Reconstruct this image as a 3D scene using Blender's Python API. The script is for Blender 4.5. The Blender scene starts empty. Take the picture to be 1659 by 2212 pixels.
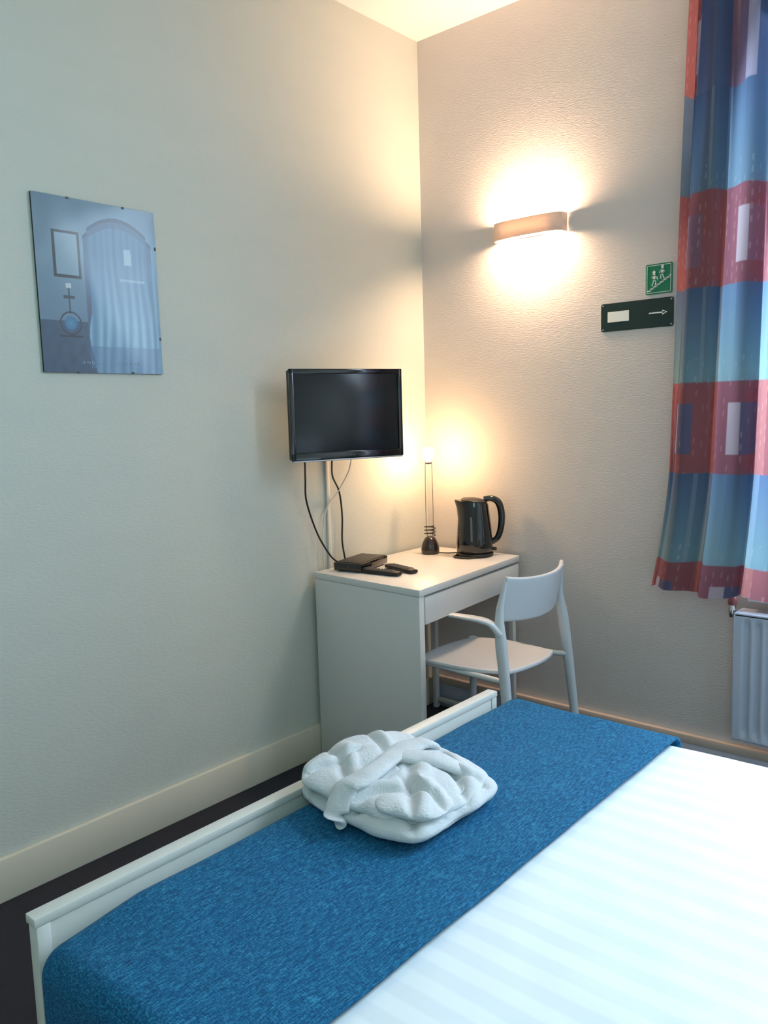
import bpy, bmesh, math, random
from mathutils import Vector, Matrix, noise
random.seed(4)
scene=bpy.context.scene
COL=scene.collection
def srgb(r,g,b):
    f=lambda c:(c/255/12.92) if c/255<=.04045 else ((c/255+.055)/1.055)**2.4
    return (f(r),f(g),f(b),1)
# ------------------------------------------------------------ materials
def mat(name,col,rough=.5,metal=0,var=0.0,vscale=8,bump=0,bscale=60,stretch=(1,1,1),coat=0,emit=None,estr=0,spec=.5,sheen=0,transl=0):
    m=bpy.data.materials.new(name); m.use_nodes=True; nt=m.node_tree; N=nt.nodes; L=nt.links
    b=N['Principled BSDF']; b.inputs['Base Color'].default_value=col; b.inputs['Roughness'].default_value=rough
    b.inputs['Metallic'].default_value=metal; b.inputs['Coat Weight'].default_value=coat
    b.inputs['Specular IOR Level'].default_value=spec; b.inputs['Sheen Weight'].default_value=sheen
    tc=N.new('ShaderNodeTexCoord'); mp=N.new('ShaderNodeMapping'); mp.inputs['Scale'].default_value=stretch
    L.new(tc.outputs['Object'],mp.inputs['Vector'])
    if var>0:
        n=N.new('ShaderNodeTexNoise'); n.inputs['Scale'].default_value=vscale; n.inputs['Detail'].default_value=4
        L.new(mp.outputs[0],n.inputs['Vector'])
        mx=N.new('ShaderNodeMix'); mx.data_type='RGBA'
        mx.inputs[6].default_value=tuple(c*(1-var) for c in col[:3])+(1,)
        mx.inputs[7].default_value=tuple(min(1,c*(1+var)) for c in col[:3])+(1,)
        L.new(n.outputs[0],mx.inputs[0]); L.new(mx.outputs[2],b.inputs['Base Color'])
    if bump>0:
        n2=N.new('ShaderNodeTexNoise'); n2.inputs['Scale'].default_value=bscale; n2.inputs['Detail'].default_value=3
        L.new(mp.outputs[0],n2.inputs['Vector'])
        bp=N.new('ShaderNodeBump'); bp.inputs['Strength'].default_value=bump; bp.inputs['Distance'].default_value=.004
        L.new(n2.outputs[0],bp.inputs['Height']); L.new(bp.outputs[0],b.inputs['Normal'])
    if emit:
        b.inputs['Emission Color'].default_value=emit; b.inputs['Emission Strength'].default_value=estr
    if transl:
        t=N.new('ShaderNodeBsdfTranslucent'); t.inputs['Color'].default_value=col
        mx=N.new('ShaderNodeMixShader'); mx.inputs[0].default_value=transl
        L.new(b.outputs[0],mx.inputs[1]); L.new(t.outputs[0],mx.inputs[2]); L.new(mx.outputs[0],N['Material Output'].inputs[0])
    return m
def vcol_mat(name,rough=.6,transl=0,coat=0,crough=.03):
    m=bpy.data.materials.new(name); m.use_nodes=True; nt=m.node_tree; N=nt.nodes; L=nt.links
    b=N['Principled BSDF']; b.inputs['Roughness'].default_value=rough; b.inputs['Coat Weight'].default_value=coat
    b.inputs['Coat Roughness'].default_value=crough
    a=N.new('ShaderNodeVertexColor'); a.layer_name='pattern'
    L.new(a.outputs[0],b.inputs['Base Color'])
    if transl:
        t=N.new('ShaderNodeBsdfTranslucent'); L.new(a.outputs[0],t.inputs['Color'])
        mx=N.new('ShaderNodeMixShader'); mx.inputs[0].default_value=transl
        L.new(b.outputs[0],mx.inputs[1]); L.new(t.outputs[0],mx.inputs[2]); L.new(mx.outputs[0],N['Material Output'].inputs[0])
    return m
M={}
M['wall']=mat('wallpaper_cool_lit',srgb(201,203,195),.75,var=.03,vscale=3,bump=.24,bscale=60,stretch=(1,1,3.5))  # same wallpaper, cool greenish cast of the light put into its colour
M['wallb']=mat('wallpaper_warm_lit',srgb(211,204,201),.75,var=.03,vscale=3,bump=.24,bscale=60,stretch=(1,1,3.5))  # back-wall copy of the wallpaper, pinkish light tint baked into the colour
M['ceil']=mat('ceiling_paint',srgb(230,229,228),.8,var=.02)
M['carpet']=mat('dark_carpet',srgb(34,32,40),.95,var=.35,vscale=150,bump=.6,bscale=300)
M['base']=mat('cream_paint',srgb(216,208,190),.45,var=.03,vscale=5)
M['wood']=mat('pale_wood_strip',srgb(208,190,176),.5,var=.08,vscale=12,stretch=(1,8,8))
M['lac']=mat('white_lacquer',srgb(220,219,218),.35,var=.015,vscale=4)
M['lac2']=mat('painted_bed_wood',srgb(216,216,210),.4,var=.03,vscale=9,bump=.06,bscale=25)
M['plas']=mat('white_plastic',srgb(206,209,214),.38,var=.01)
M['black']=mat('gloss_black_plastic',srgb(14,14,16),.12,var=.1,coat=.5)
M['blackm']=mat('matte_black_plastic',srgb(24,22,24),.42,var=.15,vscale=30)
M['screen']=mat('lcd_screen',srgb(20,24,27),.22,var=.08,vscale=2)
M['silver']=mat('silver_plastic',srgb(190,190,195),.3,metal=.6,var=.05)
M['rodm']=mat('dark_chrome_rod',srgb(120,104,92),.25,metal=.8,var=.05)
M['chrome']=mat('chrome',srgb(210,205,200),.12,metal=1,var=.03)
M['bronze']=mat('champagne_lamp_shade',srgb(222,206,192),.5,var=.03,vscale=20,transl=.16)
M['brown']=mat('dark_brown_metal',srgb(40,28,24),.28,var=.15,coat=.3)
M['green']=mat('green_sign_plastic',srgb(12,120,84),.4,var=.05)
M['dgreen']=mat('dark_green_sign_plastic',srgb(18,44,42),.35,var=.05)
M['wht']=mat('white_vinyl',srgb(232,236,232),.5,var=.02)
M['cap']=mat('pale_blue_lettering',srgb(160,180,204),.5,var=.02)
M['rad']=mat('radiator_enamel',srgb(190,196,212),.35,var=.02)
M['red']=mat('dull_red_cap_plastic',srgb(128,72,76),.4,var=.1)
M['key']=mat('grey_rubber_keys',srgb(90,90,95),.6,var=.1)
M['robe']=mat('terry_cloth',srgb(208,213,217),.97,var=.08,vscale=260,bump=.5,bscale=620,sheen=.2,spec=.1)
M['cable_w']=mat('white_cable_rubber',srgb(215,210,200),.5,var=.03)
M['stitch']=mat('dark_thread',srgb(60,65,80),.8,var=.1)
M['halo']=mat('warm_bulb_glass',(1,.7,.4,1),.3,var=.01,emit=(1,.66,.41,1),estr=540)
M['halo2']=mat('warm_halogen_glass',(1,.7,.4,1),.3,var=.01,emit=(1,.60,.28,1),estr=190)
M['curtain']=vcol_mat('printed_curtain_cloth',.85,.55)
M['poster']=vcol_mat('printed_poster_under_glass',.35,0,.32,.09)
def runner_mat():
    m=bpy.data.materials.new('blue_melange_weave'); m.use_nodes=True; N=m.node_tree.nodes; L=m.node_tree.links
    b=N['Principled BSDF']; b.inputs['Roughness'].default_value=.9; b.inputs['Sheen Weight'].default_value=.04
    b.inputs['Specular IOR Level'].default_value=.15
    tc=N.new('ShaderNodeTexCoord')
    def nz(sc,st,det=3):
        mp=N.new('ShaderNodeMapping'); mp.inputs['Scale'].default_value=st; L.new(tc.outputs['Object'],mp.inputs[0])
        n=N.new('ShaderNodeTexNoise'); n.inputs['Scale'].default_value=sc; n.inputs['Detail'].default_value=det; L.new(mp.outputs[0],n.inputs[0]); return n
    a=nz(400,(1,.16,1),2); c=nz(620,(.3,1,1),2)
    ad=N.new('ShaderNodeMath'); ad.operation='ADD'; L.new(a.outputs[0],ad.inputs[0]); L.new(c.outputs[0],ad.inputs[1])
    h=N.new('ShaderNodeMath'); h.operation='MULTIPLY'; h.inputs[1].default_value=.5; L.new(ad.outputs[0],h.inputs[0])
    r=N.new('ShaderNodeValToRGB'); e=r.color_ramp.elements
    e[0].position=.34; e[0].color=srgb(8,58,92); e[1].position=.66; e[1].color=srgb(52,136,172)
    k=r.color_ramp.elements.new(.5); k.color=srgb(14,90,134)
    L.new(h.outputs[0],r.inputs[0]); L.new(r.outputs[0],b.inputs['Base Color'])
    bp=N.new('ShaderNodeBump'); bp.inputs['Strength'].default_value=.4; bp.inputs['Distance'].default_value=.002
    L.new(h.outputs[0],bp.inputs['Height']); L.new(bp.outputs[0],b.inputs['Normal'])
    return m
M['runner']=runner_mat()
def duvet_mat():
    m=bpy.data.materials.new('white_satin_stripe_cotton'); m.use_nodes=True; N=m.node_tree.nodes; L=m.node_tree.links
    b=N['Principled BSDF']; b.inputs['Roughness'].default_value=.6
    tc=N.new('ShaderNodeTexCoord'); w=N.new('ShaderNodeTexWave'); w.bands_direction='Y'; w.inputs['Scale'].default_value=5.2
    w.inputs['Distortion'].default_value=.15
    L.new(tc.outputs['Object'],w.inputs[0])
    r=N.new('ShaderNodeValToRGB'); e=r.color_ramp.elements
    e[0].position=.35; e[0].color=srgb(220,231,238); e[1].position=.65; e[1].color=srgb(228,238,243)
    L.new(w.outputs[0],r.inputs[0]); L.new(r.outputs[0],b.inputs['Base Color'])
    return m
M['duvet']=duvet_mat()
# ------------------------------------------------------------ helpers
def obj(name,me,material,parent=None,smooth=True,bevel=0):
    o=bpy.data.objects.new(name,me); COL.objects.link(o)
    if material is not None and len(me.materials)==0: me.materials.append(material)
    if smooth:
        for p in me.polygons: p.use_smooth=True
    if parent: o.parent=parent
    return o
def from_bm(name,bm,material,parent=None,smooth=True):
    bmesh.ops.recalc_face_normals(bm,faces=bm.faces)
    me=bpy.data.meshes.new(name); bm.to_mesh(me); bm.free()
    return obj(name,me,material,parent,smooth)
def autos(o,ang=35):
    me=o.data
    bm=bmesh.new(); bm.from_mesh(me)
    for e in bm.edges:
        if len(e.link_faces)==2 and e.calc_face_angle(0)>math.radians(ang): e.smooth=False
    bm.to_mesh(me); bm.free(); return o
def add_box(bm,lo,hi,bev=0,seg=2):
    r=bmesh.ops.create_cube(bm,size=1); vs=r['verts']
    for v in vs:
        v.co=Vector([lo[i]+(v.co[i]+.5)*(hi[i]-lo[i]) for i in range(3)])
    if bev>0:
        es=list({e for v in vs for e in v.link_edges})
        bmesh.ops.bevel(bm,geom=es,offset=bev,segments=seg,affect='EDGES',profile=.5)
def boxes(name,lst,material,parent=None,bev=.002,warp=None):
    bm=bmesh.new()
    for lo,hi in lst: add_box(bm,lo,hi,bev)
    if warp:
        for v in bm.verts: v.co=warp(v.co)
    return autos(from_bm(name,bm,material,parent))
def lathe(name,prof,material,parent=None,seg=48,warp=None,loc=(0,0,0)):
    V=[];F=[]
    n=len(prof)
    for (r,z) in prof:
        for k in range(seg):
            a=2*math.pi*k/seg; c=Vector((r*math.cos(a),r*math.sin(a),z))
            if warp: c=warp(c,a)
            V.append((c.x+loc[0],c.y+loc[1],c.z+loc[2]))
    for i in range(n-1):
        for k in range(seg):
            k2=(k+1)%seg; F.append((i*seg+k,i*seg+k2,(i+1)*seg+k2,(i+1)*seg+k))
    F.append(tuple(range(seg-1,-1,-1))); F.append(tuple((n-1)*seg+k for k in range(seg)))
    me=bpy.data.meshes.new(name); me.from_pydata(V,[],F)
    return autos(obj(name,me,material,parent),40)
def catmull(pts,n=8):
    P=[Vector(p) for p in pts]; P=[P[0]*2-P[1]]+P+[P[-1]*2-P[-2]]; out=[]
    for i in range(1,len(P)-2):
        for k in range(n):
            t=k/n; a,b,c,d=P[i-1:i+3]
            out.append(.5*((2*b)+(c-a)*t+(2*a-5*b+4*c-d)*t*t+(3*b-a-3*c+d)*t**3))
    out.append(P[-2].copy()); return out
def lerpl(l,t):
    x=t*(len(l)-1); i=min(int(x),len(l)-2); return l[i]+(l[i+1]-l[i])*(x-i)
def sweep(name,pts,ru,rv,material,parent=None,up=(0,0,1),seg=14,n=8,expo=1.0,smoothpath=True,jitter=None):
    path=catmull(pts,n) if smoothpath else [Vector(p) for p in pts]
    if not hasattr(ru,'__len__'): ru=[ru,ru]
    if not hasattr(rv,'__len__'): rv=[rv,rv]
    V=[];F=[];m=len(path)
    for i,p in enumerate(path):
        T=(path[min(i+1,m-1)]-path[max(i-1,0)]).normalized()
        S=T.cross(Vector(up)); 
        if S.length<1e-4: S=T.cross(Vector((1,0,0)))
        S.normalize(); Nn=S.cross(T)
        a=lerpl(ru,i/(m-1)); b=lerpl(rv,i/(m-1))
        for k in range(seg):
            th=2*math.pi*k/seg; c,s=math.cos(th),math.sin(th)
            c=math.copysign(abs(c)**expo,c); s=math.copysign(abs(s)**expo,s)
            q=p+S*(a*c)+Nn*(b*s)
            if jitter: q=jitter(q)
            V.append(q[:])
    for i in range(m-1):
        for k in range(seg):
            k2=(k+1)%seg; F.append((i*seg+k,i*seg+k2,(i+1)*seg+k2,(i+1)*seg+k))
    F.append(tuple(range(seg-1,-1,-1))); F.append(tuple((m-1)*seg+k for k in range(seg)))
    me=bpy.data.meshes.new(name); me.from_pydata(V,[],F)
    return autos(obj(name,me,material,parent),60)
def top(name,loc,label,cat,rotz=0,**kw):
    e=bpy.data.objects.new(name,None); e.empty_display_size=.05; e.location=loc; e.rotation_euler=(0,0,rotz); COL.objects.link(e)
    e['label']=label; e['category']=cat
    for k,v in kw.items(): e[k]=v
    return e
def struct(o): o['kind']='structure'; return o
def poly(name,polys,material,parent,thick=.0015):
    bm=bmesh.new()
    for P in polys:
        a=[bm.verts.new((x,0,z)) for x,z in P]; b=[bm.verts.new((x,-thick,z)) for x,z in P]
        bm.faces.new(a); bm.faces.new(b[::-1])
        for i in range(len(P)):
            j=(i+1)%len(P); bm.faces.new((a[i],a[j],b[j],b[i]))
    return from_bm(name,bm,material,parent,False)
def rrect(x0,z0,x1,z1,r,n=6):
    P=[]
    for cx,cz,a0 in ((x1-r,z1-r,0),(x0+r,z1-r,90),(x0+r,z0+r,180),(x1-r,z0+r,270)):
        for k in range(n+1):
            a=math.radians(a0+90*k/n); P.append((cx+r*math.cos(a),cz+r*math.sin(a)))
    return P
def stroke(pts,w):
    out=[]
    for (x0,z0),(x1,z1) in zip(pts[:-1],pts[1:]):
        d=Vector((x1-x0,z1-z0)); d.normalize(); n=Vector((-d.y,d.x))*w/2; e=d*w*.35
        out.append([(x0-e.x+n.x,z0-e.y+n.y),(x0-e.x-n.x,z0-e.y-n.y),(x1+e.x-n.x,z1+e.y-n.y),(x1+e.x+n.x,z1+e.y+n.y)])
    return out
def disc(cx,cz,r,n=16): return [(cx+r*math.cos(2*math.pi*k/n),cz+r*math.sin(2*math.pi*k/n)) for k in range(n)]
# ------------------------------------------------------------ room shell
H=2.93; RX=3.2; RY=-3.9
struct(boxes('floor',[((-.15,RY-.15,-.1),(RX+.15,.15,0))],M['carpet'],bev=0))
struct(boxes('ceiling',[((-.15,RY-.15,H),(RX+.15,.15,H+.1))],M['ceil'],bev=0))
struct(boxes('wall_left',[((-.15,RY-.15,0),(0,.15,H))],M['wall'],bev=0))
struct(boxes('wall_right',[((RX,RY-.15,0),(RX+.15,.15,H))],M['wall'],bev=0))
struct(boxes('wall_front',[((0,RY-.15,0),(RX,RY,H))],M['wall'],bev=0))
WX0,WX1,WZ0,WZ1=1.47,2.85,.72,2.7
struct(boxes('wall_back',[((0,0,0),(WX0,.15,H)),((WX1,0,0),(RX,.15,H)),((WX0,0,0),(WX1,.15,WZ0)),((WX0,0,WZ1),(WX1,.15,H))],M['wallb'],bev=0))
fr=.05
struct(boxes('window_1',[((WX0,.05,WZ0),(WX0+fr,.1,WZ1)),((WX1-fr,.05,WZ0),(WX1,.1,WZ1)),((WX0+fr,.05,WZ0),(WX1-fr,.1,WZ0+fr)),((WX0+fr,.05,WZ1-fr),(WX1-fr,.1,WZ1)),((2.135,.05,WZ0+fr),(2.185,.1,WZ1-fr))],M['lac'],bev=.004))
struct(boxes('trim_1',[((WX0-.04,-.07,.685),(RX-.02,0,.715))],M['lac'],bev=.004))
struct(boxes('baseboard_left',[((0,RY,0),(.018,0,.128))],M['base'],bev=.004))
struct(boxes('baseboard_back',[((.018,-.016,0),(RX,0,.108))],M['rad'],bev=.002))
struct(boxes('trim_2',[((.018,-.022,.108),(RX,0,.142))],M['wood'],bev=.004))
# ------------------------------------------------------------ desk (outline sheared to line up from this camera)
D=top('desk',(0,0,0),'white lacquered writing desk with one drawer in the room corner','desk')
DW=.552;DL=.77
def dwarp(c):
    u,v=c.x/DW,c.y/DL
    w=DW*(1-.13*v); y0=-.752-.034*u; y1=-.026
    return Vector((.022+u*w,y0+(y1-y0)*v,c.z))
boxes('desk_top',[((0,0,.725),(DW,DL,.75))],M['lac'],D,.002,dwarp)
boxes('side_panel',[((0.0,0.002,0),(DW-.004,.034,.724))],M['lac'],D,.0015,dwarp)
boxes('back_rail',[((.02,.034,.5),(.036,DL-.03,.724))],M['lac'],D,.001,dwarp)
boxes('drawer_case',[((.04,.036,.622),(DW-.03,DL-.03,.722))],M['lac'],D,.001,dwarp)
boxes('drawer',[((DW-.028,.038,.62),(DW-.002,DL-.006,.716))],M['lac'],D,.0015,dwarp)
boxes('leg_frame',[((DW-.05,DL-.03,0),(DW-.02,DL-.004,.619)),((.03,DL-.03,0),(.055,DL-.004,.619)),((.055,DL-.028,.03),(DW-.05,DL-.008,.05))],M['lac'],D,.003,dwarp)
# ------------------------------------------------------------ chair
C=top('armchair',(.885,-.535,0),'white moulded plastic armchair pushed up to the desk','chair')
def chair():
    ncol,nrow=26,22; V=[];F=[]
    for j in range(nrow+1):
        for i in range(ncol+1):
            a=-1+2*i/ncol; b=-1+2*j/nrow
            k=.55
            x=a*math.sqrt(1-k*b*b/2); y=b*math.sqrt(1-k*a*a/2)
            sx=x*.215; w=.185+.012*(-x)
            z=.488-.014*(1-x*x)*(1-y*y)+(.01*x*x if x>0 else -.012*x*x)
            V.append((-.205+sx,y*w,z))
    for j in range(nrow):
        for i in range(ncol):
            q=j*(ncol+1)+i; F.append((q,q+1,q+ncol+2,q+ncol+1))
    me=bpy.data.meshes.new('seat'); me.from_pydata(V,[],F); o=obj('seat',me,M['plas'],C)
    s=o.modifiers.new('s','SOLIDIFY'); s.thickness=.014; s.offset=-1
    b=o.modifiers.new('b','BEVEL'); b.width=.004; b.segments=2
    V=[];F=[]; n1,n2=30,12
    for j in range(n2+1):
        for i in range(n1+1):
            a=-1+2*i/n1; b=j/n2
            y=a*.182
            zt=.815-.008*(1-a*a)+.006*abs(a)**6; zb=.668-.010*(1-a*a)
            z=zb+(zt-zb)*b
            x=-.035+.050*(1-a*a)+ .03*b
            V.append((x,y,z))
    for j in range(n2):
        for i in range(n1):
            q=j*(n1+1)+i; F.append((q,q+1,q+n1+2,q+n1+1))
    me=bpy.data.meshes.new('backrest'); me.from_pydata(V,[],F); o=obj('backrest',me,M['plas'],C)
    s=o.modifiers.new('s','SOLIDIFY'); s.thickness=.014; s.offset=0
    b=o.modifiers.new('b','BEVEL'); b.width=.005; b.segments=3
    for sg in (-1,1):
        sweep('armrest',[(-.195,sg*.226,.676),(-.14,sg*.230,.678),(-.075,sg*.227,.676),(-.04,sg*.218,.664),(-.012,sg*.208,.630)],[.018,.023,.020,.014],[.006,.007,.009,.013],M['plas'],C,seg=18,expo=.75)
        sweep('leg',[(.05,sg*.225,0),(.03,sg*.22,.2),(.006,sg*.21,.45),(-.012,sg*.205,.6),(-.022,sg*.196,.70),(-.006,sg*.184,.802)],[.010,.012,.015,.016,.012,.007],[.013,.016,.019,.021,.014,.007],M['plas'],C,up=(1,0,0),seg=16)
        sweep('leg',[(-.42,sg*.195,0),(-.405,sg*.19,.25),(-.38,sg*.162,.478)],[.010,.013,.016],[.011,.014,.017],M['plas'],C,up=(1,0,0),seg=16)
        sweep('seat_rail',[(-.385,sg*.158,.465),(-.2,sg*.172,.465),(-.02,sg*.197,.47),(.0,sg*.208,.475)],.011,.01,M['plas'],C,seg=12)
chair()
# ------------------------------------------------------------ television
TVW,TVH=.466,.333
T=top('television',(.195,-.716,1.357),'small flat black television on a wall bracket above the desk','television',math.radians(71))
def tv():
    b=.018
    w,h=TVW/2,TVH/2
    boxes('bezel',[((-w,-.012,-h+.004),(-w+b,.0,h)),((w-b,-.012,-h+.004),(w,.0,h)),((-w,-.012,h-b),(w,.0,h)),((-w,-.012,-h+.004),(w,.0,-h+.032))],M['black'],T,.003)
    boxes('screen',[((-w+b-.002,-.008,-h+.030),(w-b+.002,-.002,h-b+.002))],M['screen'],T,.0005)
    boxes('housing',[((-w+.004,.0,-h+.006),(w-.004,.028,h-.004)),((-w+.06,.028,-h+.04),(w-.06,.05,h-.05))],M['blackm'],T,.005)
    boxes('lower_trim',[((-w+.004,-.013,-h-.001),(w-.004,.004,-h+.0045))],M['silver'],T,.0015)
    boxes('brand_mark',[((-.022+i*.0062,-.0135,-h+.015),(-.022+i*.0062+.004,-.0119,-h+.0195)) for i in range(7)],M['key'],T,.0003)
    boxes('wall_arm',[((-.02,.05,-.02),(.02,.17,.02)),((-.05,.045,-.05),(.05,.056,.05))],M['blackm'],T,.003)
    p=boxes('wall_plate',[((-.04,-.01,-.07),(.04,.008,.07))],M['blackm'],T,.003)
    p.location=(0.0,.185,0); p.rotation_euler=(0,0,math.radians(90-71))
tv()
def cable(name,pts,r,m,label):
    o=sweep(name,pts,r,r,m,None,up=(1,0.01,0),seg=8); o['label']=label; o['category']='cable'; return o
cable('cable',[(.12,-.87,1.19),(.065,-.82,1.12),(.035,-.79,1.03),(.03,-.735,.90),(.05,-.69,.81),(.06,-.655,.775)],.0036,M['blackm'],'thin black cable hanging from the television to the receiver')
cable('cable',[(.12,-.73,1.19),(.06,-.67,1.12),(.03,-.605,1.05),(.022,-.585,.95),(.022,-.59,.85),(.035,-.59,.775)],.0036,M['blackm'],'thin black cable curving down behind the desk receiver')
cable('cable',[(.14,-.64,1.2),(.06,-.58,1.13),(.034,-.61,1.06),(.017,-.672,.98),(.014,-.69,.86),(.014,-.69,.765)],.0028,M['cable_w'],'thin white cable hanging under the television')
o=boxes('cable_cover',[((.0,-.655,.128),(.0115,-.637,1.22))],M['cable_w'],None,.003); o['label']='slim white cable cover running down the wall above the desk'; o['category']='cable cover'
# ------------------------------------------------------------ receiver + remotes
R=top('receiver_box',(.118,-.585,.75),'small flat black television receiver on the desk','receiver',math.radians(-78))
boxes('body',[((-.105,-.062,.004),(.105,.062,.036))],M['black'],R,.003)
boxes('lid_panel',[((-.098,-.056,.036),(.098,.056,.0385))],M['blackm'],R,.001)
for fx in (-.08,.08):
    for fy in (-.04,.04):
        boxes('foot',[((fx-.01,fy-.01,0),(fx+.01,fy+.01,.004))],M['blackm'],R,.0005)
boxes('indicator_light',[((.1045,.0,.018),(.1062,.006,.022))],M['red'],R,.0003)
def remote(loc,rot,label):
    r=top('remote_control',loc,label,'remote control',rot,group='remote controls on the desk')
    sweep('body',[(-.085,0,.009),(-.05,0,.009),(0,0,.009),(.05,0,.009),(.085,0,.009)],[.018,.022,.020,.022,.017],[.008,.009,.009,.009,.007],M['blackm'],r,seg=20,expo=.6)
    bl=[]
    for i in range(9):
        for j in range(3):
            x=-.065+i*.0145; y=-.012+j*.0105; bl.append(((x,y,.0165),(x+.008,y+.005,.0195)))
    boxes('button_pad',bl,M['key'],r,.0008)
remote((.275,-.645,.75),math.radians(6),'black remote control lying in front of the receiver')
remote((.295,-.550,.75),math.radians(-14),'black remote control lying beside the receiver')
# ------------------------------------------------------------ desk lamp
LX,LY=.155,-.185
LP=top('desk_lamp',(LX,LY,.75),'dark brown desk lamp with twin thin rods and lit halogen bulb','lamp')
lathe('base',[(.001,0),(.036,0),(.039,.006),(.039,.022),(.035,.042),(.027,.060),(.020,.071),(.012,.075),(.001,.075)],M['brown'],LP)
hel=[]
for k in range(0,37):
    a=2*math.pi*k/12; hel.append((.0225*math.cos(a),.0225*math.sin(a),.079+.0145*k/12))
sweep('coil_spring',hel,.0028,.0028,M['brown'],LP,seg=8,n=4)
rx,ry=math.cos(math.radians(41)),math.sin(math.radians(41))
for s in (-1,1):
    sweep('rod',[(s*.010*rx,s*.010*ry,.07),(s*.015*rx,s*.015*ry,.13),(s*.015*rx,s*.015*ry,.30),(s*.014*rx,s*.014*ry,.392)],.0013,.0013,M['rodm'],LP,up=(1,0,0),seg=8)
lathe('bulb_holder',[(.001,.386),(.008,.386),(.015,.389),(.015,.394),(.006,.400),(.001,.400)],M['brown'],LP,seg=24)
lathe('bulb',[(.001,.399),(.010,.401),(.020,.411),(.025,.427),(.022,.444),(.012,.456),(.001,.458)],M['halo2'],LP,seg=24)
sweep('power_cord',[(.03,.012,.006),(.07,.03,.004),(.10,.075,.004),(.075,.12,.004),(.04,.145,.003)],.0025,.0025,M['blackm'],LP,seg=8)
# ------------------------------------------------------------ kettle
K=top('kettle',(.345,-.125,.75),'black plastic electric kettle with loop handle on its base','kettle',math.radians(38))
def kw(c,a):
    t=max(0,min(1,(c.z-.13)/.11)); s=max(0,math.cos(a-math.pi))**6
    c=c.copy(); c.x-= .028*t*t*s; c.z+=.008*t*s
    c.z-=.014*t*t*t*max(0,math.cos(a))
    return c
lathe('body',[(.001,.020),(.073,.020),(.077,.028),(.076,.06),(.072,.11),(.067,.16),(.062,.20),(.060,.225),(.058,.232),(.001,.232)],M['black'],K,seg=64,warp=kw)
lathe('lid',[(.001,.228),(.055,.228),(.054,.236),(.045,.243),(.02,.247),(.001,.248)],M['blackm'],K,seg=48,warp=lambda c,a:Vector((c.x,c.y,c.z-.12*c.x-.002)))
lathe('power_base',[(.001,0),(.076,0),(.079,.005),(.078,.014),(.072,.018),(.001,.018)],M['blackm'],K,seg=48)
sweep('handle',[(.040,0,.238),(.075,0,.240),(.102,0,.222),(.114,0,.175),(.111,0,.12),(.096,0,.075),(.068,0,.055)],[.012,.013,.015,.015,.014,.013,.012],[.011,.014,.016,.016,.014,.013,.010],M['black'],K,up=(0,1,0),seg=18)
boxes('water_gauge',[((-.02,-.0755,.07),(-.012,-.064,.17))],M['key'],K,.001)
boxes('switch',[((.07,-.011,.022),(.092,.011,.034))],M['blackm'],K,.003)
sweep('power_cord',[(-.07,-.02,.008),(-.088,-.05,.005),(-.06,-.078,.005),(-.03,-.086,.005),(.0,-.076,.005)],.004,.004,M['blackm'],K,seg=8)
# ------------------------------------------------------------ wall lamp
WL=top('wall_lamp',(.557,0,2.065),'pale champagne curved wall lamp throwing warm light up and down','lamp')
def walllamp():
    V=[];F=[];n=60; a,b=.158,.066
    for z in (-.034,.034):
        for i in range(n+1):
            t=math.pi*i/n
            c=-math.cos(t); s=max(0,math.sin(t))
            V.append((a*math.copysign(abs(c)**.7,c),-.003-b*s**.5,z))
    for i in range(n): F.append((i,i+1,n+1+i+1,n+1+i))
    me=bpy.data.meshes.new('shade'); me.from_pydata(V,[],F); o=obj('shade',me,M['bronze'],WL)
    s=o.modifiers.new('s','SOLIDIFY'); s.thickness=.004; s.offset=-1
    boxes('wall_plate',[((-.06,-.010,-.03),(.06,-.0005,.03))],M['lac'],WL,.003)
    sweep('bulb',[(-.10,-.035,0.006),(-.04,-.037,0.006),(.04,-.037,0.006),(.10,-.035,0.006)],.020,.028,M['halo'],WL,seg=24)
    for s in (-1,1):
        x0,x1=sorted((s*.101,s*.110))
        boxes('bulb_holder',[((x0,-.045,-.014),(x1,-.003,.014))],M['lac'],WL,.002)
walllamp()
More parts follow.
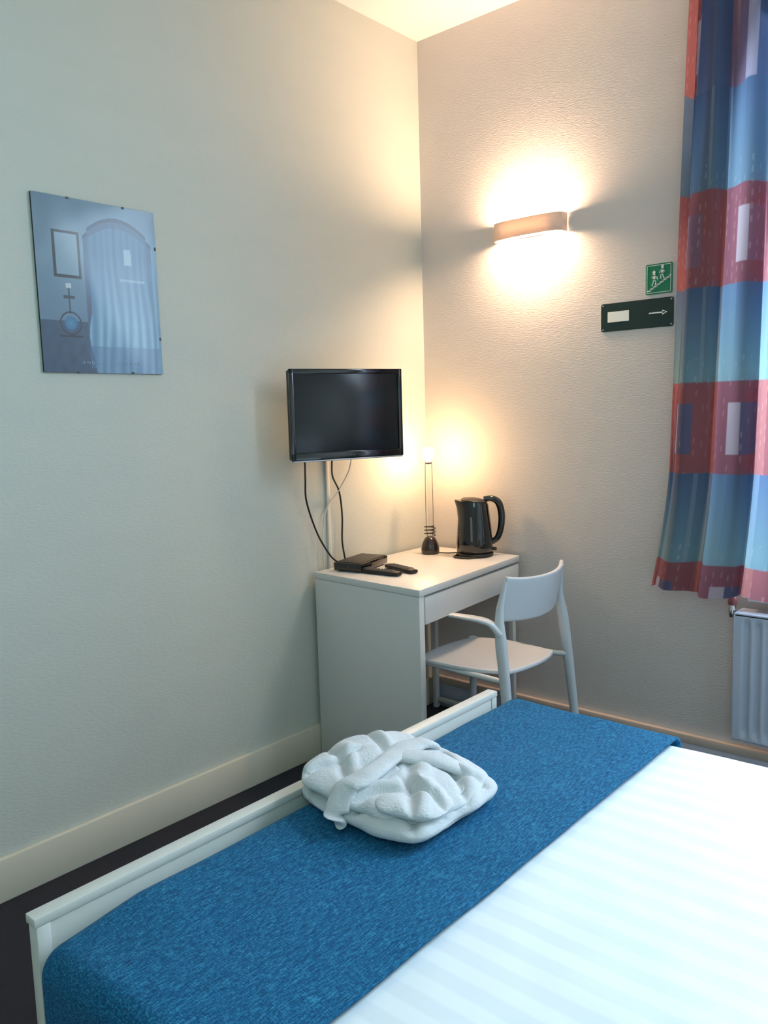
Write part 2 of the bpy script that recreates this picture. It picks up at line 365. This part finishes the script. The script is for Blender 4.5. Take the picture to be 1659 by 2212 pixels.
# ------------------------------------------------------------ signs
S=top('stairs_sign',(1.079,0,1.807),'square green sign with white figures on stairs fixed to the wall','sign')
poly('sign_plate',[rrect(-.049,-.053,.049,.053,.005)],M['green'],S,.003)
def pict():
    P=[]
    st=[(-.042,-.040)]
    x,z=-.042,-.040
    for i in range(7):
        x+=.0115; st.append((x,z)); z+=.0068; st.append((x,z))
    P+=stroke(st+[(.044,z)],.0042)
    def fig(cx,cz,s,flip):
        f=-1 if flip else 1
        Q=[disc(cx,cz+.038*s,.0052*s)]
        Q+=stroke([(cx,cz+.031*s),(cx+f*.001,cz+.014*s)],.0075*s)
        Q+=stroke([(cx+f*.001,cz+.014*s),(cx+f*.007*s,cz+.006*s),(cx+f*.005*s,cz-.004*s)],.0034*s)
        Q+=stroke([(cx,cz+.014*s),(cx-f*.003*s,cz+.003*s),(cx-f*.007*s,cz-.005*s)],.0034*s)
        Q+=stroke([(cx,cz+.029*s),(cx+f*.008*s,cz+.022*s),(cx+f*.011*s,cz+.016*s)],.0028*s)
        Q+=stroke([(cx,cz+.029*s),(cx-f*.007*s,cz+.02*s)],.0028*s)
        return Q
    P+=fig(-.018,-.016,1.05,False); P+=fig(.013,.004,1.0,True)
    P+=stroke([(-.004,-.006),(-.004,.008)],.0015)
    o=poly('pictogram',P,M['wht'],S,.0008); o.location=(0,-.003,0)
    a=.0445;b=.0485
    B=[[(-a,-b),(a,-b),(a,-b+.0018),(-a,-b+.0018)],[(-a,b-.0018),(a,b-.0018),(a,b),(-a,b)],[(-a,-b),(-a+.0018,-b),(-a+.0018,b),(-a,b)],[(a-.0018,-b),(a,-b),(a,b),(a-.0018,b)]]
    o=poly('border',B,M['wht'],S,.0006); o.location=(0,-.003,0)
pict()
S2=top('direction_sign',(.995,0,1.688),'dark green direction sign with white panel and arrow','sign')
poly('sign_plate',[rrect(-.139,-.0515,.139,.0515,.008)],M['dgreen'],S2,.003)
o=poly('text_panel',[[(-.112,-.018),(-.028,-.018),(-.028,.02),(-.112,.02)]],M['wht'],S2,.0008); o.location=(0,-.003,0)
o=poly('arrow',stroke([(.05,.0),(.108,.0)],.0045)+[[(.098,.009),(.098,-.009),(.117,0)]],M['wht'],S2,.0008); o.location=(0,-.003,0)
for sx in (-.131,.131):
    for sz in(-.044,.044):
        o=poly('screw',[disc(sx,sz,.003,10)],M['silver'],S2,.001); o.location=(0,-.003,0)
# ------------------------------------------------------------ picture
PW,PH=.397,.502
P_=top('framed_picture',(0.0,-1.575,1.755),'frameless glass clip picture of a blue room with a cabinet','picture',math.radians(90))
def mix(a,b,t): t=max(0,min(1,t)); return tuple(a[i]+(b[i]-a[i])*t for i in range(3))
def art(u,v):
    c=mix((122,144,158),(110,152,180),u*.9+v*.4)
    c=mix(c,(88,114,136),max(0,.25-v)*1.6)
    n=noise.noise(Vector((u*6,v*6,0)))*.5
    c=mix(c,(82,108,134),.25+n*.6)
    if u<.42: c=mix(c,(68,92,120),max(0,v-.35)*1.2)
    if v>.70 and u<.5: c=mix((38,60,86),(54,80,108),noise.noise(Vector((u*20,v*20,3)))*.5+.5)
    if .13<u<.345 and .19<v<.455:
        if u<.152 or u>.325 or v<.206 or v>.438: c=(24,32,42)
        else: c=(128,152,170)
    cx=.66; half=.29
    d=abs(u-cx)/half
    if d<1:
        topv=.075+.11*d*d+(.02 if d>.86 else 0)
        if v>topv and v<.97:
            c=mix((50,80,110),(66,104,138),.5+.5*noise.noise(Vector((u*9,v*3,8))))
            if v<topv+.022: c=(42,66,92)
            if d<.86 and v>topv+.06: 
                fold=.5+.5*math.sin(u*115+1.5*math.sin(v*5)+2*noise.noise(Vector((u*14,v*2,1))))
                c=mix((64,104,142),(84,130,164),fold*.5)
            if .62<u<.635: c=mix(c,(48,74,104),.5)
    e=.40+.02*math.sin(v*14)+.05*max(0,.55-v)
    if e<u<.98 and v>.25:
        fold=.5+.5*math.sin(u*85+1.2*math.sin(v*7)+2.5*noise.noise(Vector((u*11,v*1.5,4))))
        k=min(1,(v-.28)*2.4)
        c=mix(c,mix((80,130,166),(156,194,212),fold*.8),k*.88)
        if v>.84 : c=mix(c,(58,94,136),.4)
    if .70<u<.78 and .25<v<.345 and abs(u-.74)<.028+.05*(v-.25): c=mix(c,(176,196,208),.7)  # pale lampshade reflection painted into the print
    if .66<u<.88 and .43<v<.445: c=mix(c,(176,196,208),.5)
    if abs(u-.235)<.006 and .50<v<.66: c=(34,46,60)
    if abs(v-.565)<.009 and .19<u<.28: c=(36,48,64)
    if abs(u-.235)<.02 and .485<v<.515: c=(186,192,198)
    r=math.hypot((u-.235)/1.0,(v-.715)*1.26)
    if .075<r<.086: c=(22,28,42)
    elif r<.05: c=mix((36,92,138),(80,140,176),(.06-r)*14)
    if abs((u-.235))<.11*(v-.62)*6 and .66<v<.72 and r>.092 and abs(abs(u-.235)-.11*(v-.62)*6)<.014: c=(26,34,50)
    if abs(v-.79)<.006 and .14<u<.33: c=(22,28,44)
    if .38<u<.41 and .55<v<.66: c=mix(c,(96,70,100),.5)
    return c
def grid_col(name,nx,nz,posf,colf,material,parent,smooth=True):
    V=[];F=[];Cc=[]
    for j in range(nz+1):
        for i in range(nx+1):
            a,b=i/nx,j/nz
            V.append(posf(a,b)); Cc.append(srgb(*[max(0,min(255,q)) for q in colf(a,b)]))
    for j in range(nz):
        for i in range(nx):
            q=j*(nx+1)+i; F.append((q,q+1,q+nx+2,q+nx+1))
    me=bpy.data.meshes.new(name); me.from_pydata(V,[],F)
    at=me.color_attributes.new('pattern','FLOAT_COLOR','POINT')
    flat=[x for c in Cc for x in c]; at.data.foreach_set('color',flat)
    return obj(name,me,material,parent,smooth)
boxes('backing_board',[((-PW/2,-.008,-PH/2),(PW/2,-.001,PH/2))],M['blackm'],P_,.001)
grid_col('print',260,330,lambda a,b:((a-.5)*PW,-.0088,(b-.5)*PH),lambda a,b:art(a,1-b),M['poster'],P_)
for (cx,cz) in ((-.09,PH/2),(.09,PH/2),(-.09,-PH/2),(.09,-PH/2)):
    boxes('clip',[((cx-.005,-.0105,cz-.005 if cz>0 else cz-.001),(cx+.005,-.0,cz+.001 if cz>0 else cz+.005))],M['key'],P_,.0008)
for cz in(-.14,.14):
    boxes('clip',[((PW/2-.005,-.0105,cz-.005),(PW/2+.001,0,cz+.005))],M['key'],P_,.0008)
cu=bpy.data.curves.new('caption','FONT'); cu.body='A N D R E W   P O R T E N A Y'; cu.size=.0125; cu.align_x='CENTER'; cu.extrude=.0003
to=bpy.data.objects.new('tmp',cu); COL.objects.link(to)
dg=bpy.context.evaluated_depsgraph_get(); tm=bpy.data.meshes.new_from_object(to.evaluated_get(dg)); bpy.data.objects.remove(to)
tm.transform(Matrix.Translation((.02,-.0095,-PH/2+.026))@Matrix.Rotation(math.radians(90),4,'X')@Matrix.Scale(1.15,4,(1,0,0)))
tm.materials.clear(); o=obj('caption_lettering',tm,M['cap'],P_,False)
# ------------------------------------------------------------ radiator
RD=top('radiator',(1.405,-.045,0),'white ribbed panel radiator under the window','radiator')
def radiator():
    w=1.3;V=[];F=[];n=int(w/.004); zs=[.205,.222,.235,.25,.60,.615,.63,.645]
    for z in zs:
        e=max(0,min(1,min(z-.205,.645-z)/.03))
        for i in range(n+1):
            x=w*i/n; ph=(x-.02)/.036
            rib=.5+.5*math.cos(2*math.pi*ph); rib=max(0,min(1,(rib-.25)*1.8))
            if x<.02 or x>w-.02: rib=1
            V.append((x,-.058-.012*(1 if e<.6 else rib),z))
    for j in range(len(zs)-1):
        for i in range(n):
            q=j*(n+1)+i; F.append((q,q+1,q+n+2,q+n+1))
    me=bpy.data.meshes.new('front_panel'); me.from_pydata(V,[],F); obj('front_panel',me,M['rad'],RD)
    boxes('casing',[((0,-.07,.64),(w,.02,.65)),((0,-.07,.2),(w,.02,.208)),((-.004,-.07,.2),(.0,.02,.65)),((w,-.07,.2),(w+.004,.02,.65)),((0,.0,.208),(w,.01,.64))],M['rad'],RD,.0015)
    for px in (.25,w-.05):
        sweep('pipe',[(px,-.02,0),(px,-.02,.1),(px,-.02,.205)],.008,.008,M['rad'],RD,up=(1,0,0),seg=12)
    lathe('valve_body',[(.001,.625),(.010,.625),(.013,.635),(.013,.655),(.010,.668),(.001,.668)],M['chrome'],RD,seg=20,loc=(-.022,-.03,0))
    lathe('valve_cap',[(.001,.666),(.014,.668),(.016,.678),(.013,.694),(.008,.70),(.001,.701)],M['red'],RD,seg=20,loc=(-.022,-.03,0))
    boxes('valve_pipe',[((-.022,-.036,.628),(-.003,-.024,.640))],M['chrome'],RD,.003)
radiator()
# ------------------------------------------------------------ curtain
CZ0,CZ1=.705,2.86
def hashf(a,b): 
    return (math.sin(a*127.1+b*311.7)*43758.5453)%1
def curcol(a,b):
    z=CZ0+(CZ1-CZ0)*b; s=a*1.15
    row=(z-.815)/.308; k=math.floor(row); f=row-k
    col=(s+.06)/.30; ck=math.floor(col); cf=col-ck
    red=(k%2!=0)
    if red and k>=5 and s>.10:
        c=mix((72,96,140),(52,74,128),f)
        if cf>.42 and cf<.55 and f<.8: c=(172,166,190)
        elif ck%2==1 and cf<.42: c=(116,88,112)
    elif red:
        c=(152,76,82) if (ck%2==0) else (142,72,84)
        if .22<f<.76 and .42<cf<.55: c=(200,180,190)
        elif .22<f<.76 and .55<=cf<.74: c=(84,86,126) if k!=3 else (132,88,112)
        elif cf<.10 : c=(180,98,94)
        elif cf>.9: c=(164,90,92)
        dx=(s/.020); dk=math.floor(dx); df=dx-dk; dz=(z/.040+hashf(dk,3)); dzk=math.floor(dz)
        if abs(df-.5)<.09 and (dz-dzk)<.5 and hashf(dk,dzk)>.45 and not(.22<f<.76 and .42<cf<.55): c=mix(c,(220,182,184),.4)
    else:
        A=(70,98,138) if ck%2==0 else (88,122,156); B=(110,152,164) if ck%2==0 else (130,168,178)
        if .45<cf<.78: A=mix(A,(62,90,134),.6); B=mix(B,(116,162,180),.5)
        c=mix(B,A,(f-.1)*1.15)
        if k>=4: c=mix(c,(62,90,134),.4 if s>.18 else .6)
        if cf<.06 or .78<cf<.82: c=mix(c,(170,188,204),.35)
        if f<.25:
            dx=(s/.022); dk=math.floor(dx); df=dx-dk; dz=(z/.036+hashf(dk,5)); dzk=math.floor(dz)
            if abs(df-.5)<.08 and (dz-dzk)<.5 and hashf(dk,dzk)>.6: c=mix(c,(190,206,218),.4)
    return mix(c,(148,150,158),.26)
def curpos(a,b):
    z=CZ0+(CZ1-CZ0)*b
    xl=1.132+(z-.705)*.043-.045*max(0,(1.15-z)/.45)**1.5
    x=xl+a*(1.86-xl)
    flare=1-.25*b
    ph=a*2*math.pi*5.2
    y=-.125+.036*flare*math.sin(ph+.5*math.sin(z*1.6))+.009*math.sin(ph*2.3+z*2)
    x+=.018*math.cos(ph+.4)*flare
    hem=(1-min(1,b/.03))
    return (x,y,z+.008*hem*math.sin(ph*.5))
CU=grid_col('curtain',380,430,curpos,curcol,M['curtain'],None)
CU['label']='long red and blue geometric patterned curtain hanging beside the window'; CU['category']='curtain'
o=sweep('curtain_rail',[(1.1,-.125,2.885),(1.6,-.125,2.885),(2.4,-.125,2.885),(3.15,-.125,2.885)],.012,.012,M['lac'],None,seg=12)
o['label']='white curtain rail under the ceiling above the window'; o['category']='curtain rail'
# ------------------------------------------------------------ bed
B=top('bed',(0,0,0),'white painted wooden double bed frame with low footboard','bed')
BY0,BY1=-2.395,-1.06; FZ=.574; BX=1.037
boxes('footboard',[((BX+.003,BY0+.02,.12),(BX+.027,BY1-.02,FZ-.010)),((BX,BY0-.001,FZ-.016),(BX+.031,BY1,FZ)),],M['lac2'],B,.002)
for y in (BY0+.002,BY1-.026):
    boxes('leg',[((BX+.002,y,0),(BX+.030,y+.024,FZ-.016))],M['lac2'],B,.002)
    boxes('side_rail',[((BX+.030,y+.001,.16),(3.10,y+.022,.27))],M['lac2'],B,.003)
    boxes('leg',[((3.10,y-.004,0),(3.14,y+.03,.9))],M['lac2'],B,.004)
boxes('headboard',[((3.105,BY0+.032,.3),(3.13,BY1-.032,.9))],M['lac2'],B,.004)
boxes('slat_base',[((BX+.05,BY0+.04,.235),(3.09,BY1-.04,.262))],M['wood'],B,.002)
def rounded(name,lo,hi,r,nx,ny,nz,disp,material,cut=None,solid=0):
    bm=bmesh.new()
    L=[hi[i]-lo[i] for i in range(3)]
    def face(ax,side,n1,n2):
        o=[i for i in range(3) if i!=ax]; G=[]
        for j in range(n2+1):
            R=[]
            for i in range(n1+1):
                p=[0,0,0]; p[ax]=hi[ax] if side else lo[ax]; p[o[0]]=lo[o[0]]+L[o[0]]*i/n1; p[o[1]]=lo[o[1]]+L[o[1]]*j/n2
                R.append(bm.verts.new(p))
            G.append(R)
        for j in range(n2):
            for i in range(n1): bm.faces.new((G[j][i],G[j][i+1],G[j+1][i+1],G[j+1][i]))
    face(2,1,nx,ny)
    if not solid: face(2,0,nx,ny)
    face(1,0,nx,nz); face(1,1,nx,nz); face(0,0,ny,nz); face(0,1,ny,nz)
    bmesh.ops.remove_doubles(bm,verts=bm.verts,dist=1e-5)
    for v in bm.verts:
        q=Vector([max(lo[i]+r,min(hi[i]-r,v.co[i])) for i in range(3)])
        if solid: q.z=min(hi[2]-r,v.co.z)
        d=v.co-q
        if d.length>1e-7: v.co=q+d.normalized()*r
        v.co=disp(v.co)
    if cut is not None:
        bmesh.ops.bisect_plane(bm,geom=bm.verts[:]+bm.edges[:]+bm.faces[:],plane_co=(cut,0,0),plane_no=(1,0,0),clear_outer=True)
    o=from_bm(name,bm,material)
    if solid:
        s=o.modifiers.new('s','SOLIDIFY'); s.thickness=solid; s.offset=-1
    return o
def nz(c,s,k=0): return noise.noise(Vector((c.x*s,c.y*s,c.z*s+k)))
def footdip(c):
    t2=max(0,1-(c.y+2.405)/.18)*max(0,1-(c.x-1.076)/.18)
    return .024*t2
def mdisp(c):
    c=c.copy()
    if c.z>.4: c.z-=footdip(c)*1.15
    return c
o=rounded('mattress',(1.105,-2.32,.264),(3.06,-1.08,.49),.04,60,40,6,mdisp,M['duvet'])
o['label']='white mattress lying on the bed frame under the duvet'; o['category']='mattress'
def ddisp(c):
    c=c.copy()
    if c.z>.4: c.z+=.004*nz(c,5)+.0022*nz(c,14,3)-footdip(c)*1.1
    else: c.y+=.004*nz(c,7,9)
    return c
o=rounded('duvet',(1.088,-2.385,.30),(3.08,-1.015,.537),.040,260,190,24,ddisp,M['duvet'],None,.008)
o['label']='white satin-striped duvet cover spread over the mattress'; o['category']='duvet'
def bdisp(c):
    c=c.copy()
    if c.z>.4:
        c.z+=.004*nz(c,6,2)-footdip(c)
    else: c.y+=.004*nz(c,9,4)
    return c
o=rounded('bed_runner',(1.0765,-2.410,.24),(3.2,-.998,.554),.042,420,240,30,bdisp,M['runner'],1.567,.008)
o['label']='dark blue woven bed runner draped across the foot of the bed'; o['category']='bed runner'
# ------------------------------------------------------------ bathrobe
RBX,RBY,RBZ=1.232,-1.702,.554
BR=top('bathrobe',(RBX,RBY,RBZ),'folded white terry bathrobe tied with its belt on the blue runner','bathrobe')
ZS=.74
SL=[
 (.005,.0,.180,.160,0,.066,-.02,4.2,-.00),
 (-.004,.006,.174,.156,.036,.102,.05,3.8,-.10),
 (-.095,.012,.075,.138,.056,.116,-.10,2.8,-.10),
 (.085,-.020,.080,.118,.054,.100,.30,2.6,-.12)]
SL=[(cx,cy,a,b,z0*ZS,z1*ZS,r_,p_,sl*ZS) for cx,cy,a,b,z0,z1,r_,p_,sl in SL]
def slab_h(S,x,y):
    cx,cy,a,b,z0,z1,rot,p,sl=S
    c,s=math.cos(-rot),math.sin(-rot); X=(x-cx)*c-(y-cy)*s; Y=(x-cx)*s+(y-cy)*c
    k=1-abs(X/a)**p-abs(Y/b)**p
    if k<=0: return -1
    h=(z1-z0)/2
    return z0+h+h*k**(1/2.0)+sl*X
def rtop(x,y):
    v=[max([0]+[slab_h(S,x+dx,y+dy) for S in SL]) for dx in(-.02,0,.02) for dy in (-.02,0,.02)]
    return sum(v)/9
def fuzz(q): 
    n=noise.noise(Vector((q.x*280,q.y*280,q.z*280)))*.0005
    return Vector((q.x+n,q.y-n,q.z+n))
# crease lines (start, end, depth, width) laid as folds of the cloth
CR=[((-.17,-.02),(-.03,-.10),.013,.010),((.02,.14),(.17,.02),.014,.010),((.03,.02),(.15,-.13),.015,.011),((-.16,.09),(-.05,.03),.012,.009),((.05,-.03),(.17,-.05),.012,.009),((-.12,-.14),(-.09,.0),.010,.009),((.02,-.15),(.08,-.06),.012,.010),((.06,.06),(.16,.10),.010,.009)]
def crease(x,y):
    t=0
    wx=x+.012*noise.noise(Vector((x*13,y*13,3))); wy=y+.012*noise.noise(Vector((x*13,y*13,8)))
    for (x0,y0),(x1,y1),d,w in CR:
        ux,uy=x1-x0,y1-y0; L2=ux*ux+uy*uy; s=max(0,min(1,((wx-x0)*ux+(wy-y0)*uy)/L2))
        dx,dy=wx-(x0+s*ux),wy-(y0+s*uy); e=math.hypot(dx,dy)
        side=(ux*dy-uy*dx)/math.sqrt(L2)
        fade=math.sin(math.pi*min(1,max(.0,s*.9+.05)))**.5
        t+=-d*math.exp(-(e/w)**2)*fade+.5*d*math.exp(-((side-2.4*w)/(1.6*w))**2)*fade*(1 if e<w*5 else 0)*math.exp(-(max(0,e-3*w)/w)**2)
    return t
def slab(name,S,seed):
    cx,cy,a,b,z0,z1,rot,p,sl=S; h=(z1-z0)/2
    nu,nv=420,130;V=[];F=[]
    for j in range(nv+1):
        ph=-math.pi/2+math.pi*j/nv
        for i in range(nu):
            th=2*math.pi*i/nu
            ct,st=math.cos(th),math.sin(th)
            rr=(abs(ct/a)**p+abs(st/b)**p)**(-1/p)
            cr=max(0,math.cos(ph)); rad=cr**.45
            k=max(0,1-rad**p); zz=h*(k**(1/2.0))*(1 if ph>0 else -1)
            X,Y=rr*rad*ct,rr*rad*st
            wob=1+.06*noise.noise(Vector((ct*1.6,st*1.6,seed)))+.04*noise.noise(Vector((ct*3.4,st*3.4,seed+4)))
            X*=wob;Y*=wob
            c,s=math.cos(rot),math.sin(rot)
            q=Vector((cx+X*c-Y*s,cy+X*s+Y*c,z0+h+zz+sl*X))
            if ph>-.35:
                n1=.011*noise.noise(Vector((q.x*8,q.y*8,seed)))+.005*noise.noise(Vector((q.x*19,q.y*19,seed+3)))
                q.z+=(n1+crease(q.x,q.y))*min(1,max(0,zz/h+.35))
                q.x+=.007*noise.noise(Vector((q.x*12,q.y*12,q.z*26+seed)))
                q.y+=.007*noise.noise(Vector((q.x*12,q.y*12,q.z*26+seed+7)))
            q=fuzz(q)
            V.append((q.x,q.y,max(.003,q.z)))
    for j in range(nv):
        for i in range(nu):
            i2=(i+1)%nu; F.append((j*nu+i,j*nu+i2,(j+1)*nu+i2,(j+1)*nu+i))
    me=bpy.data.meshes.new(name); me.from_pydata(V,[],F); return obj(name,me,M['robe'],BR)
for nm,S_,sd in zip(('folded_skirt','folded_body','folded_collar','folded_sleeve'),SL,(1.3,5.1,9.7,13.2)): slab(nm,S_,sd)
jit=lambda q:fuzz(Vector((q.x+.005*nz(q,18,1),q.y+.005*nz(q,18,2),q.z+.004*nz(q,22,3))))
def strip(name,pts2,w,t,off=.002):
    m=len(pts2)-1
    pts=[(x,y,rtop(x,y)+off-(.014 if i in (0,m) else 0)) for i,(x,y) in enumerate(pts2)]
    return sweep(name,pts,w,t,M['robe'],BR,seg=48,n=26,expo=.9,jitter=jit)
ys=[-.13,-.10,-.06,-.02,.02,.06,.10,.13]
pts=[(-.004,-.160,.016),(-.007,-.163,.042)]+[(-.014+.010*math.sin(k*.9),y,rtop(-.014,y)+.007) for k,y in enumerate(ys)]+[(-.02,.160,.04)]
sweep('belt',pts,[.024,.029,.023,.028,.026],[.009,.011,.009,.010],M['robe'],BR,seg=48,n=22,expo=.85,jitter=jit)
strip('lapel',[(.11,.11),(.07,.085),(.03,.06),(-.01,.035),(-.05,.005)],[.022,.030,.028,.020],[.010,.013,.009],.004)
sweep('hanging_loop',[(.064,.012,rtop(.064,.012)+.004),(.074,.006,rtop(.074,.006)+.007),(.084,.010,rtop(.084,.01)+.004)],.0009,.0009,M['stitch'],BR,seg=8)
# ------------------------------------------------------------ lights
def area(name,loc,target,sx,sy,power,color,spread=180):
    l=bpy.data.lights.new(name,'AREA'); l.shape='RECTANGLE'; l.size=sx; l.size_y=sy; l.energy=power; l.color=color; l.spread=math.radians(spread)
    o=bpy.data.objects.new(name,l); COL.objects.link(o); o.location=loc
    o.rotation_euler=(Vector(target)-Vector(loc)).to_track_quat('-Z','Y').to_euler(); return o
area('daylight_through_window',(2.16,.30,1.85),(2.0,-1.9,.3),1.3,1.8,98,(.66,.84,1),150)
area('room_fill_light',(2.7,-3.7,2.2),(0,-1.9,2.0),1.2,1.0,11,(.56,1,.89),130)
w=bpy.data.worlds.new('sky'); scene.world=w; w.use_nodes=True
bg=w.node_tree.nodes['Background']; bg.inputs[0].default_value=(.62,.8,1,1); bg.inputs[1].default_value=2.1
# ------------------------------------------------------------ camera
yaw,pitch,roll,f=0.7203,-0.1219,-0.0296,1767.6
fw=Vector((-math.sin(yaw)*math.cos(pitch),math.cos(yaw)*math.cos(pitch),math.sin(pitch)))
r=fw.cross(Vector((0,0,1))).normalized(); u=r.cross(fw)
r2=r*math.cos(roll)+u*math.sin(roll); u2=-r*math.sin(roll)+u*math.cos(roll)
cd=bpy.data.cameras.new('camera'); cam=bpy.data.objects.new('camera',cd); COL.objects.link(cam)
m=Matrix((r2,u2,-fw)).transposed().to_4x4(); m.translation=Vector((2.3052,-2.9307,1.3626)); cam.matrix_world=m
cd.sensor_fit='HORIZONTAL'; cd.sensor_width=36; cd.lens=f*36/1659; cd.clip_start=.02
scene.camera=cam
scene.view_settings.view_transform='Standard'
